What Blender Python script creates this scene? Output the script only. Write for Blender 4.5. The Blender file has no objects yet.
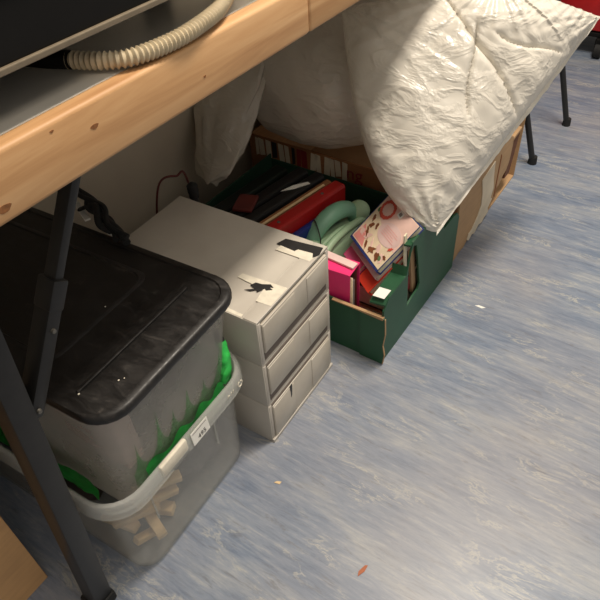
import bpy, bmesh, math, random
from mathutils import Vector, Matrix, noise
R = math.radians
random.seed(7)
S = bpy.context.scene
COL = S.collection

# ------------------------------------------------------------------ camera
CAM_POS = Vector((0.8091, -0.7728, 0.9886)); YAW, PITCH, ROLL, FPX = 36.3764, 43.271, -4.1722, 623.0
def make_camera():
    y, p, r = R(YAW), R(PITCH), R(ROLL)
    F = Vector((-math.sin(y) * math.cos(p), math.cos(y) * math.cos(p), -math.sin(p)))
    ri = Vector((math.cos(y), math.sin(y), 0)); up = ri.cross(F)
    X = ri * math.cos(r) + up * math.sin(r); Y = -ri * math.sin(r) + up * math.cos(r)
    cd = bpy.data.cameras.new('camera'); cd.sensor_width = 36; cd.lens = 36 * FPX / 600; cd.clip_start = 0.01
    o = bpy.data.objects.new('camera', cd); COL.objects.link(o)
    m = Matrix((X, Y, -F)).transposed().to_4x4(); m.translation = CAM_POS
    o.matrix_world = m; S.camera = o
make_camera()

# ------------------------------------------------------------------ world, lights, exposure
w = bpy.data.worlds.new('world'); S.world = w; w.use_nodes = True
w.node_tree.nodes['Background'].inputs[0].default_value = (1.0, 0.94, 0.85, 1)
w.node_tree.nodes['Background'].inputs[1].default_value = 0.34
def area(name, loc, sx, sy, power, col=(1, 0.895, 0.76), rot=(0, 0, 0)):
    l = bpy.data.lights.new(name, 'AREA'); l.shape = 'RECTANGLE'; l.size = sx; l.size_y = sy; l.energy = power; l.color = col
    o = bpy.data.objects.new(name, l); COL.objects.link(o); o.location = loc; o.rotation_euler = rot
area('ceiling_light_panel', (0.75, 0.48, 2.4), 0.3, 0.9, 60)
area('ceiling_light_panel', (1.7, -0.9, 2.5), 0.6, 1.2, 12)
area('ceiling_light_panel', (1.7, 3.0, 2.5), 0.6, 1.2, 8)
S.view_settings.view_transform = 'Standard'; S.view_settings.look = 'None'
S.view_settings.gamma = 1; S.view_settings.use_curve_mapping = False
S.view_settings.exposure = 0.03

# ------------------------------------------------------------------ materials
def s2l(c):
    return tuple(((x / 255) / 12.92 if x / 255 <= 0.04045 else ((x / 255 + 0.055) / 1.055) ** 2.4) for x in c) + (1,)
class NT:
    def __init__(s, name):
        s.m = bpy.data.materials.new(name); s.m.use_nodes = True; s.t = s.m.node_tree
        s.b = s.t.nodes['Principled BSDF']; s.out = s.t.nodes['Material Output']
    def n(s, typ, **kw):
        x = s.t.nodes.new(typ)
        for k, v in kw.items():
            if k in ('inp',):
                for a, b in v.items(): x.inputs[a].default_value = b
            else: setattr(x, k, v)
        return x
    def l(s, a, b): s.t.links.new(a, b)
    def coords(s, scale=(1, 1, 1), rot=(0, 0, 0), kind='Object'):
        tc = s.n('ShaderNodeTexCoord'); mp = s.n('ShaderNodeMapping'); mp.inputs['Scale'].default_value = scale
        mp.inputs['Rotation'].default_value = rot; s.l(tc.outputs[kind], mp.inputs['Vector']); return mp.outputs[0]
    def noise(s, vec, scale=5, detail=4, rough=0.55, dist=0):
        x = s.n('ShaderNodeTexNoise', inp={'Scale': scale, 'Detail': detail, 'Roughness': rough, 'Distortion': dist})
        s.l(vec, x.inputs['Vector']); return x.outputs['Fac']
    def ramp(s, fac, stops):
        x = s.n('ShaderNodeValToRGB'); e = x.color_ramp.elements
        while len(e) < len(stops): e.new(0.5)
        for i, (p, c) in enumerate(stops): e[i].position = p; e[i].color = c
        s.l(fac, x.inputs[0]); return x.outputs[0]
    def mix(s, fac, a, b, mode='MIX'):
        x = s.n('ShaderNodeMix', data_type='RGBA', blend_type=mode)
        if isinstance(fac, float): x.inputs[0].default_value = fac
        else: s.l(fac, x.inputs[0])
        for i, v in ((6, a), (7, b)):
            if isinstance(v, tuple): x.inputs[i].default_value = v
            else: s.l(v, x.inputs[i])
        return x.outputs[2]
    def bump(s, h, strength=0.3, dist=0.002):
        x = s.n('ShaderNodeBump', inp={'Strength': strength, 'Distance': dist}); s.l(h, x.inputs['Height'])
        s.l(x.outputs[0], s.b.inputs['Normal'])
def plain(name, rgb, rough=0.5, var=0.12, scale=25, metal=0, bump=0.0, spec=0.5):
    t = NT(name); c = s2l(rgb); v = t.coords()
    f = t.noise(v, scale, 4)
    d = tuple(x * (1 - var * 1.6) for x in c[:3]) + (1,); h = tuple(min(1, x * (1 + var)) for x in c[:3]) + (1,)
    t.l(t.ramp(f, [(0.3, d), (0.7, h)]), t.b.inputs['Base Color'])
    t.b.inputs['Roughness'].default_value = rough; t.b.inputs['Metallic'].default_value = metal
    t.b.inputs['Specular IOR Level'].default_value = spec
    if bump: t.bump(f, bump)
    return t.m
def frosted(name, rgb, opacity, rough=0.35, transl=0.25, rgb2=None, scale=12):
    """thin frosted polypropylene: lets part of the light straight through, scatters the rest"""
    t = NT(name); v = t.coords(); f = t.noise(v, scale, 5)
    c = s2l(rgb); c2 = s2l(rgb2) if rgb2 else tuple(x * 0.85 for x in c[:3]) + (1,)
    colr = t.ramp(f, [(0.35, c2), (0.65, c)]); t.l(colr, t.b.inputs['Base Color'])
    t.b.inputs['Roughness'].default_value = rough
    tl = t.n('ShaderNodeBsdfTranslucent'); t.l(colr, tl.inputs[0])
    m1 = t.n('ShaderNodeMixShader'); m1.inputs[0].default_value = transl
    t.l(t.b.outputs[0], m1.inputs[1]); t.l(tl.outputs[0], m1.inputs[2])
    tr = t.n('ShaderNodeBsdfTransparent'); tr.inputs[0].default_value = (0.95, 0.95, 0.93, 1)
    m2 = t.n('ShaderNodeMixShader'); m2.inputs[0].default_value = opacity
    t.l(tr.outputs[0], m2.inputs[1]); t.l(m1.outputs[0], m2.inputs[2]); t.l(m2.outputs[0], t.out.inputs[0])
    return t.m

def mat_floor():
    t = NT('marbled_blue_lino')
    big = t.noise(t.coords((1.6, 6.5, 1)), 2.6, 9, 0.66, 0.5); fine = t.noise(t.coords((4.5, 40, 1), (0, 0, 0.05)), 2.6, 10, 0.78, 0.4); patch = t.noise(t.coords(), 1.9, 4, 0.5)
    base = t.ramp(big, [(0.36, s2l((89, 106, 130))), (0.46, s2l((113, 125, 144))), (0.54, s2l((129, 138, 152))), (0.64, s2l((155, 158, 161)))])
    f2 = t.ramp(fine, [(0.38, s2l((81, 92, 112))), (0.47, s2l((116, 127, 143))), (0.54, s2l((133, 140, 153))), (0.64, s2l((178, 178, 175)))])
    c = t.mix(0.42, base, f2)
    vv = t.noise(t.coords((2.0, 7.5, 1), (0, 0, 0.12)), 3.1, 12, 0.7, 0.7)
    vein = t.ramp(vv, [(0.475, (0, 0, 0, 1)), (0.5, (1, 1, 1, 1)), (0.52, (0, 0, 0, 1))])
    gate = t.ramp(t.noise(t.coords((3, 6, 1)), 2.3, 4), [(0.5, (0, 0, 0, 1)), (0.60, (0.75, 0.75, 0.75, 1))])
    c = t.mix(t.mix(1.0, vein, gate, 'MULTIPLY'), c, s2l((180, 178, 168)))
    dk = t.ramp(t.noise(t.coords((5, 26, 1), (0, 0, 0.1)), 2.8, 10, 0.78, 0.5), [(0.55, (0, 0, 0, 1)), (0.64, (0.5, 0.5, 0.5, 1))])
    c = t.mix(dk, c, s2l((90, 90, 94)))
    sc = t.ramp(t.noise(t.coords((1, 1, 1)), 30, 12, 0.8, 3.0), [(0.60, (0, 0, 0, 1)), (0.72, (0.35, 0.35, 0.35, 1))]); c = t.mix(sc, c, s2l((112, 109, 107)))
    wear = t.ramp(patch, [(0.42, (0, 0, 0, 1)), (0.66, (0.32, 0.32, 0.32, 1))])
    c = t.mix(wear, c, s2l((149, 140, 136)))
    t.l(c, t.b.inputs['Base Color']); t.b.inputs['Roughness'].default_value = 0.4
    t.bump(fine, 0.12, 0.0006); return t.m
def mat_wood():
    t = NT('pine_lumber'); v = t.coords((22, 1.6, 22)); f = t.noise(v, 2.2, 8, 0.6, 0.6)
    c = t.ramp(f, [(0.25, s2l((170, 124, 80))), (0.5, s2l((196, 151, 104))), (0.75, s2l((212, 171, 125)))])
    k = t.noise(t.coords((9, 5, 9)), 1.3, 3, 0.5); kn = t.ramp(k, [(0.70, (0, 0, 0, 1)), (0.76, (0.7, 0.7, 0.7, 1))])
    c = t.mix(kn, c, s2l((120, 76, 42)))
    t.l(c, t.b.inputs['Base Color']); t.b.inputs['Roughness'].default_value = 0.55; t.bump(f, 0.15, 0.001); return t.m
def mat_card(name, rgb, sc=(6, 6, 90)):
    t = NT(name); f = t.noise(t.coords(sc), 2, 5); g = t.noise(t.coords(), 14, 5)
    c = s2l(rgb); a = tuple(x * 0.8 for x in c[:3]) + (1,); b = tuple(min(1, x * 1.12) for x in c[:3]) + (1,)
    m = t.mix(0.5, t.ramp(f, [(0.3, a), (0.7, b)]), t.ramp(g, [(0.3, a), (0.7, b)]))
    t.l(m, t.b.inputs['Base Color']); t.b.inputs['Roughness'].default_value = 0.8; t.bump(f, 0.2, 0.0008); return t.m
def mat_lid():
    t = NT('scuffed_black_plastic'); f = t.noise(t.coords((4, 9, 4)), 5, 8, 0.7, 1.0)
    c = t.ramp(f, [(0.45, s2l((20, 18, 17))), (0.6, s2l((32, 29, 27))), (0.75, s2l((78, 72, 66)))])
    t.l(c, t.b.inputs['Base Color'])
    r = t.ramp(f, [(0.4, (0.38, 0.38, 0.38, 1)), (0.7, (0.65, 0.65, 0.65, 1))]); t.l(r, t.b.inputs['Roughness'])
    t.bump(t.noise(t.coords(), 260, 2), 0.12, 0.0005); return t.m
def mat_sack(name, op=0.95, base=(244, 238, 226)):
    t = NT(name); f = t.noise(t.coords((7, 13, 16), (0.4, 0.5, 0.3)), 1.5, 5, 0.5, 0.5); g = t.noise(t.coords(), 5, 4)
    c = t.ramp(g, [(0.3, s2l(tuple(int(x * 0.9) for x in base))), (0.7, s2l(base))]); t.l(c, t.b.inputs['Base Color'])
    t.b.inputs['Roughness'].default_value = 0.27; t.b.inputs['Specular IOR Level'].default_value = 0.8
    rid = t.ramp(f, [(0.40, (0, 0, 0, 1)), (0.5, (1, 1, 1, 1)), (0.60, (0, 0, 0, 1))])
    t.bump(rid, 0.32, 0.006)
    tl = t.n('ShaderNodeBsdfTranslucent'); t.l(c, tl.inputs[0])
    m1 = t.n('ShaderNodeMixShader'); m1.inputs[0].default_value = 0.2; t.l(t.b.outputs[0], m1.inputs[1]); t.l(tl.outputs[0], m1.inputs[2])
    tr = t.n('ShaderNodeBsdfTransparent'); m2 = t.n('ShaderNodeMixShader'); m2.inputs[0].default_value = op
    t.l(tr.outputs[0], m2.inputs[1]); t.l(m1.outputs[0], m2.inputs[2]); t.l(m2.outputs[0], t.out.inputs[0]); return t.m

M = {}
M['floor'] = mat_floor(); M['wood'] = mat_wood(); M['lid'] = mat_lid()
M['wall'] = plain('cream_painted_plaster', (196, 184, 164), 0.8, 0.05, 8, bump=0.05)
M['laminate'] = plain('white_laminate', (226, 220, 208), 0.35, 0.03, 30)
M['steel'] = plain('black_painted_steel', (31, 30, 29), 0.42, 0.15, 60, spec=0.5)
M['steel_worn'] = plain('worn_steel', (120, 116, 108), 0.4, 0.2, 90, metal=0.7)
M['rubber'] = plain('black_rubber', (22, 22, 22), 0.75, 0.1, 60)
M['case'] = plain('black_case', (11, 9, 7), 0.6, 0.15, 40, spec=0.25)
M['trim'] = plain('dull_grey_trim', (120, 108, 90), 0.45, 0.1, 50)
M['knot'] = plain('pine_knot', (136, 88, 48), 0.6, 0.25, 200)
M['hose'] = plain('beige_hose_plastic', (196, 180, 150), 0.5, 0.08, 60)
M['unit'] = frosted('frosted_drawer_plastic', (226, 219, 207), 0.80, 0.32, 0.15, (210, 202, 190), 7)
M['unit_front'] = frosted('frosted_drawer_front', (220, 211, 196), 0.82, 0.32, 0.1, (202, 193, 178), 9)
M['gap_shade'] = plain('drawer_gap_shade', (104, 93, 84), 0.7, 0.1, 30)  # shade of the drawer slots, put in as a dark colour
M['tote'] = frosted('clear_tote_plastic', (240, 239, 236), 0.25, 0.2, 0.2)
M['tote_rim'] = frosted('tote_rim_plastic', (242, 242, 238), 0.26, 0.15, 0.2)
M['boxclear'] = frosted('frosted_box_plastic', (244, 240, 234), 0.28, 0.28, 0.25)
M['green_cloth'] = plain('green_woven_plastic', (48, 178, 76), 0.45, 0.25, 40, bump=0.3)
M['cloth_blur_film'] = frosted('thin_cloth_blur_film', (96, 186, 108), 0.34, 0.35, 0.2, (60, 160, 80), 30)  # translucent green imitating cloth blurred behind frosted plastic
M['green_dark'] = plain('dark_green_plastic', (24, 84, 44), 0.5, 0.2, 40)
M['grey_fab'] = plain('grey_fabric', (104, 102, 104), 0.85, 0.2, 18, bump=0.3)
M['brown_fab'] = plain('dark_brown_fabric', (58, 48, 44), 0.85, 0.2, 18, bump=0.3)
M['timber'] = plain('pale_timber', (226, 196, 150), 0.7, 0.12, 30)
M['pinkpaper'] = plain('pale_pink_paper', (222, 192, 186), 0.7, 0.08, 20)
M['greenbox'] = plain('dark_green_carton', (30, 79, 50), 0.5, 0.12, 10, bump=0.08)
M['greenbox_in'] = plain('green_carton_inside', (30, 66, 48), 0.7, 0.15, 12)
M['kraft'] = mat_card('kraft_cardboard', (176, 142, 104)); M['kraft_dk'] = mat_card('dark_kraft_cardboard', (150, 100, 62))
M['kraft_red'] = mat_card('reddish_brown_cardboard', (108, 66, 40)); M['torn'] = mat_card('torn_paper_layer', (214, 200, 176), (8, 8, 8))
M['box_brown'] = mat_card('brown_cardboard', (200, 156, 108), (3, 3, 40))
M['white'] = plain('white_sticker_paper', (236, 234, 226), 0.55, 0.03, 40)
M['ink'] = plain('black_ink', (38, 34, 34), 0.6, 0.1, 40); M['greyink'] = plain('grey_ink', (140, 132, 126), 0.6, 0.1, 40)
M['blacktape'] = plain('black_tape', (36, 34, 34), 0.45, 0.2, 60); M['residue'] = plain('white_label_residue', (222, 214, 196), 0.7, 0.08, 80)
M['pink'] = plain('hot_pink_board', (232, 52, 118), 0.42, 0.08, 12); M['pink_in'] = plain('grey_pink_lining', (150, 110, 112), 0.7)
M['paper'] = plain('cream_paper', (226, 214, 186), 0.75, 0.08, 60); M['redbook'] = plain('orange_red_cover', (212, 62, 40), 0.5, 0.08, 15)
M['pinkbook'] = plain('bright_pink_cover', (228, 92, 142), 0.5, 0.15, 18); M['navy'] = plain('navy_cover', (44, 56, 112), 0.45, 0.08, 15)
M['red_folder'] = plain('red_folder_board', (176, 30, 28), 0.4, 0.08, 12); M['blue_folder'] = plain('blue_folder_board', (34, 56, 138), 0.45, 0.1, 12)
M['black_folder'] = plain('black_folder_board', (26, 25, 25), 0.5, 0.2, 12); M['darkgreen_folder'] = plain('dark_green_folder', (18, 28, 23), 0.5, 0.2, 12)
M['maroon'] = plain('maroon_cover', (92, 34, 30), 0.55, 0.2, 20)
M['mint'] = plain('mint_plastic', (182, 214, 176), 0.4, 0.05, 12); M['mint_dk'] = plain('sea_green_plastic', (126, 178, 150), 0.4, 0.05, 12)
M['sack'] = mat_sack('crinkled_clear_sack'); M['sack2'] = mat_sack('slack_clear_sack', 0.95, (232, 224, 208))
M['red_plastic'] = plain('red_plastic', (176, 24, 24), 0.4, 0.1, 10); M['darkred'] = plain('dark_red_print', (130, 34, 34), 0.6, 0.1, 20)
M['seat'] = plain('black_seat_plastic', (30, 30, 30), 0.5); M['brown'] = plain('brown_print', (130, 78, 48), 0.6, 0.2, 40)
M['cream_print'] = plain('cream_print', (236, 216, 184), 0.6, 0.06, 40); M['rose'] = plain('rose_print', (230, 150, 142), 0.6, 0.06, 30)
M['rose_pale'] = plain('pale_rose_print', (232, 196, 184), 0.6, 0.06, 30); M['wreath'] = plain('wreath_red_print', (204, 84, 66), 0.6, 0.12, 60)
M['leafgreen'] = plain('leaf_green_print', (96, 130, 84), 0.6, 0.1, 40)

# ------------------------------------------------------------------ helpers
def setp(o, label=None, cat=None, group=None, kind=None):
    if label: o['label'] = label
    if cat: o['category'] = cat
    if group: o['group'] = group
    if kind: o['kind'] = kind
    return o
def root(name, loc, label, cat, group=None, rz=0):
    o = bpy.data.objects.new(name, None); COL.objects.link(o); o.location = loc; o.rotation_euler = (0, 0, rz); o.empty_display_size = 0.05
    return setp(o, label, cat, group)
def obj(name, bm, m, parent=None, smooth=False, loc=None, rot=None, label=None):
    bmesh.ops.recalc_face_normals(bm, faces=bm.faces)
    me = bpy.data.meshes.new(name); bm.to_mesh(me); bm.free()
    if isinstance(m, (list, tuple)):
        for x in m: me.materials.append(x)
    else: me.materials.append(m)
    if smooth:
        for p in me.polygons: p.use_smooth = True
        try: me.set_sharp_from_angle(angle=R(42))
        except Exception: pass
    o = bpy.data.objects.new(name, me); COL.objects.link(o)
    if parent: o.parent = parent
    if loc is not None: o.location = loc
    if rot is not None: o.rotation_euler = rot
    if label: o['label'] = label
    return o
def B(): return bmesh.new()
def box(bm, x0, x1, y0, y1, z0, z1, bev=0, mi=0, M4=None, seg=2):
    r = bmesh.ops.create_cube(bm, size=1); vs = r['verts']
    bmesh.ops.scale(bm, vec=(x1 - x0, y1 - y0, z1 - z0), verts=vs)
    bmesh.ops.translate(bm, vec=((x0 + x1) / 2, (y0 + y1) / 2, (z0 + z1) / 2), verts=vs)
    fs = {f for v in vs for f in v.link_faces}
    for f in fs: f.material_index = mi
    if bev:
        es = list({e for v in vs for e in v.link_edges})
        r = bmesh.ops.bevel(bm, geom=es, offset=bev, segments=seg, affect='EDGES', profile=0.5)
        vs = list({v for f in r['faces'] for v in f.verts} | {v for v in vs if v.is_valid})
        vs = [v for v in vs if v.is_valid]
    if M4 is not None: bmesh.ops.transform(bm, matrix=M4, verts=vs)
    return bm
def cyl(bm, p0, p1, r0, r1=None, n=16, cap=True, mi=0):
    p0, p1 = Vector(p0), Vector(p1); r1 = r0 if r1 is None else r1; d = p1 - p0
    q = Vector((0, 0, 1)).rotation_difference(d.normalized()).to_matrix()
    a = [bm.verts.new(p0 + q @ Vector((r0 * math.cos(2 * math.pi * i / n), r0 * math.sin(2 * math.pi * i / n), 0))) for i in range(n)]
    b = [bm.verts.new(p1 + q @ Vector((r1 * math.cos(2 * math.pi * i / n), r1 * math.sin(2 * math.pi * i / n), 0))) for i in range(n)]
    for i in range(n): bm.faces.new((a[i], a[(i + 1) % n], b[(i + 1) % n], b[i])).material_index = mi
    if cap: bm.faces.new(a[::-1]).material_index = mi; bm.faces.new(b).material_index = mi
    return bm
def catmull(pts, n):
    P = [Vector(p) for p in pts]; P = [2 * P[0] - P[1]] + P + [2 * P[-1] - P[-2]]; out = []
    for i in range(1, len(P) - 2):
        for k in range(n):
            t = k / n; a, b, c, d = P[i - 1], P[i], P[i + 1], P[i + 2]
            out.append(0.5 * ((2 * b) + (c - a) * t + (2 * a - 5 * b + 4 * c - d) * t * t + (3 * b - a - 3 * c + d) * t ** 3))
    out.append(P[-2]); return out
def tube(bm, pts, rad, n=10, flat=1.0):
    """rad: float or list per point"""
    rings = []; prev = None
    for i, p in enumerate(pts):
        d = (pts[min(i + 1, len(pts) - 1)] - pts[max(i - 1, 0)]).normalized()
        if prev is None: prev = Vector((0, 0, 1)) if abs(d.z) < 0.9 else Vector((1, 0, 0))
        s = d.cross(prev).normalized(); u = s.cross(d).normalized(); prev = u
        r = rad if isinstance(rad, (int, float)) else rad[i]
        rings.append([bm.verts.new(p + (s * math.cos(2 * math.pi * k / n) + u * flat * math.sin(2 * math.pi * k / n)) * r) for k in range(n)])
    for a, b in zip(rings, rings[1:]):
        for k in range(n): bm.faces.new((a[k], a[(k + 1) % n], b[(k + 1) % n], b[k]))
    bm.faces.new(rings[0][::-1]); bm.faces.new(rings[-1]); return bm
def rr(x0, x1, y0, y1, r, z, n=6):
    out = []
    for cx, cy, a0 in ((x1 - r, y1 - r, 0), (x0 + r, y1 - r, 90), (x0 + r, y0 + r, 180), (x1 - r, y0 + r, 270)):
        for k in range(n + 1):
            a = R(a0 + 90 * k / n); out.append(Vector((cx + r * math.cos(a), cy + r * math.sin(a), z)))
    return out
def loft(bm, rings, cap0=True, cap1=True, mi=0):
    V = [[bm.verts.new(p) for p in r] for r in rings]
    for a, b in zip(V, V[1:]):
        n = len(a)
        for k in range(n): bm.faces.new((a[k], a[(k + 1) % n], b[(k + 1) % n], b[k])).material_index = mi
    if cap0: bm.faces.new(V[0][::-1]).material_index = mi
    if cap1: bm.faces.new(V[-1]).material_index = mi
    return bm
def prism(bm, outline, z0, z1, mi=0, M4=None):
    """outline of (a,b) points extruded along the third axis; M4 maps (a,b,c) to local space"""
    M4 = M4 or Matrix()
    a = [bm.verts.new(M4 @ Vector((p[0], p[1], z0))) for p in outline]; b = [bm.verts.new(M4 @ Vector((p[0], p[1], z1))) for p in outline]
    n = len(a)
    for k in range(n): bm.faces.new((a[k], a[(k + 1) % n], b[(k + 1) % n], b[k])).material_index = mi
    bm.faces.new(a[::-1]).material_index = mi; bm.faces.new(b).material_index = mi; return bm
def text_mesh(name, txt, size, m, parent, M4, depth=0.0004):
    c = bpy.data.curves.new(name, 'FONT'); c.body = txt; c.size = size; c.extrude = depth; c.align_x = 'CENTER'; c.align_y = 'CENTER'
    t = bpy.data.objects.new(name, c); COL.objects.link(t)
    dg = bpy.context.evaluated_depsgraph_get(); dg.update(); me = bpy.data.meshes.new_from_object(t.evaluated_get(dg))
    bpy.data.objects.remove(t); bpy.data.curves.remove(c)
    me.materials.clear(); me.materials.append(m); me.transform(M4)
    o = bpy.data.objects.new(name, me); COL.objects.link(o); o.parent = parent; return o
def basis(o, x, y, z=None):
    """matrix whose columns are the directions x, y and their normal, at o"""
    x = Vector(x).normalized(); y = Vector(y); z = x.cross(y).normalized() if z is None else Vector(z).normalized(); y = z.cross(x)
    m = Matrix((x, y, z)).transposed().to_4x4(); m.translation = Vector(o); return m
def fbm(p, s, o=4):
    return noise.fractal(Vector(p) * s, 1.0, 2.0, o)

# ------------------------------------------------------------------ setting
bm = B(); box(bm, -0.2, 4.0, -2.5, 4.2, -0.05, 0); setp(obj('floor', bm, M['floor']), 'pale blue marbled linoleum floor with streaks and scuffs', 'floor', kind='structure')
bm = B(); box(bm, -0.3, -0.2, -2.5, 4.2, -0.05, 2.6); setp(obj('wall_left', bm, M['wall']), 'cream painted wall behind and under the workbench', 'wall', kind='structure')

# ------------------------------------------------------------------ workbench
EX = 0.357                                   # outer face of its wooden edge board
Y0B, Y1B = -1.35, 1.62
wb = root('workbench', (0, 0, 0), 'white topped workbench with a pine edge board and black folding steel legs', 'workbench')
bm = B(); box(bm, -0.195, EX - 0.022, Y0B, Y1B, 0.727, 0.749, 0.001); obj('tabletop', bm, M['laminate'], wb, label='white laminate tabletop')
for y0_, y1_ in ((Y0B, -0.0950), (-0.0944, Y1B)):
    bm = B(); box(bm, EX - 0.022, EX, y0_, y1_, 0.689, 0.750, 0.0045, seg=3); obj('edge_board', bm, M['wood'], wb, True, label='pine edge board')
for ky, kz, ka, kb in ((-0.452, 0.7265, 0.0045, 0.0022), (-0.561, 0.703, 0.007, 0.0035), (-0.30, 0.713, 0.002, 0.0012), (-0.495, 0.742, 0.002, 0.001)):
    bm = B(); prism(bm, [(ky + ka * math.cos(t) * (1 + 0.2 * math.sin(3 * t)), kz + kb * math.sin(t)) for t in [2 * math.pi * k / 18 for k in range(18)]], EX - 0.0005, EX + 0.0003, 0, Matrix(((0, 0, 1, 0), (1, 0, 0, 0), (0, 1, 0, 0), (0, 0, 0, 1))))
    obj('knot', bm, M['knot'], wb, label='dark knot in the pine')
bm = B(); box(bm, -0.19, EX - 0.03, Y0B + 0.02, Y0B + 0.045, 0.69, 0.727, 0.002); box(bm, -0.19, EX - 0.03, Y1B - 0.045, Y1B - 0.02, 0.69, 0.727, 0.002); box(bm, -0.19, -0.165, Y0B + 0.05, Y1B - 0.05, 0.69, 0.727, 0.002)
obj('under_frame', bm, M['wood'], wb)
def leg_set(yfoot, ytop, ybrace, sgn, lx):
    def bar(p0, p1, wx, wy, bev=0.003):
        p0, p1 = Vector(p0), Vector(p1); d = (p1 - p0); b = B(); box(b, -wx / 2, wx / 2, -wy / 2, wy / 2, 0, d.length, bev)
        q = Matrix((Vector((1, 0, 0)), d.normalized().cross(Vector((1, 0, 0))), d.normalized())).transposed().to_4x4(); q.translation = p0
        bmesh.ops.transform(b, matrix=q, verts=b.verts); return b
    obj('leg', bar((lx, yfoot, 0.006), (lx, ytop, 0.727), 0.034, 0.030), M['steel'], wb, True)
    zt = 0.425; f = (zt / 0.727); ya = yfoot + (ytop - yfoot) * f
    a = Vector((lx, ya + sgn * 0.014, zt)); c = Vector((lx, ybrace, 0.727)); d = c - a
    o = obj('brace', bar(a, a + d * 0.42, 0.026, 0.018), M['steel'], wb, True)
    obj('brace_upper', bar(a + d * 0.36, c, 0.020, 0.012), M['steel'], o, True)
    obj('sleeve', bar(a + d * 0.36, a + d * 0.46, 0.028, 0.020), M['steel'], o, True)
    for k in (0.03, 0.30): b = B(); cyl(b, a + d * k + Vector((0.012, 0, 0)), a + d * k + Vector((0.016, 0, 0)), 0.0035, 0.0025); obj('bolt', b, M['steel_worn'], o, True)
    b = B(); box(b, lx - 0.021, lx + 0.021, yfoot - 0.019, yfoot + 0.019, 0, 0.022, 0.005); obj('foot', b, M['rubber'], wb, True)
leg_set(-0.652, -0.594, -0.405, 1, 0.293)
leg_set(1.45, 1.41, 1.20, -1, 0.05)
leg_set(1.45, 1.41, 1.20, -1, -0.155)
leg_set(-0.652, -0.594, -0.405, 1, -0.155)

# ------------------------------------------------------------------ equipment case and hose on the bench
eq = root('equipment_case', (0, 0, 0.75), 'large black equipment case with a thin grey lower lip, standing on the workbench', 'equipment')
CX, CZ = 0.345, 0.045
bm = B(); box(bm, -0.19, CX, -1.25, -0.12, CZ + 0.003, 0.36, 0.004); obj('housing', bm, M['case'], eq)
bm = B(); box(bm, CX - 0.006, CX + 0.0035, -1.25, -0.12, CZ, CZ + 0.0055, 0.001); obj('lower_lip', bm, M['trim'], eq, label='thin grey lip along the lower front edge')
for fx, fy in ((0.20, -0.2), (0.20, -1.15), (-0.13, -0.2), (-0.13, -1.15)):
    bm = B(); cyl(bm, (fx, fy, -0.001), (fx, fy, CZ + 0.004), 0.018, 0.02, 20); obj('foot', bm, M['rubber'], eq, True)
bm = B(); box(bm, CX - 0.006, CX + 0.003, -1.1, -0.3, 0.10, 0.30, 0.002); obj('front_panel', bm, M['case'], eq)
HP = [(0.292, -0.412, 0), (0.325, -0.398, 0), (0.344, -0.378, 0), (0.352, -0.34, 0), (0.354, -0.30, 0.002), (0.343, -0.245, 0.004), (0.308, -0.185, 0.006), (0.25, -0.14, 0.006), (0.15, -0.105, 0.003), (0.03, -0.09, 0)]
hs = root('corrugated_hose', (0, 0, 0.7605), 'beige corrugated hose curling out from under the black case along the bench edge', 'hose')
cp = catmull(HP, 40); pts = []; acc = 0; L = [0]
for a, b in zip(cp, cp[1:]): L.append(L[-1] + (b - a).length)
step = 0.0009; tot = L[-1]; j = 0; k = 0
while k * step < tot:
    d = k * step
    while L[j + 1] < d: j += 1
    pts.append(cp[j].lerp(cp[j + 1], (d - L[j]) / (L[j + 1] - L[j]))); k += 1
rad = [0.0076 + 0.0012 * math.cos(2 * math.pi * i * step / 0.0054) for i in range(len(pts))]
bm = B(); tube(bm, pts, rad, 16); obj('hose_wall', bm, M['hose'], hs, True)
bm = B(); tube(bm, [Vector((0.23, -0.432, 0)), Vector((0.27, -0.421, 0)), Vector((0.294, -0.411, 0))], [0.0085, 0.0085, 0.0088], 16); obj('dark_cuff', bm, M['case'], hs, True, label='dark connector cuff')

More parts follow.
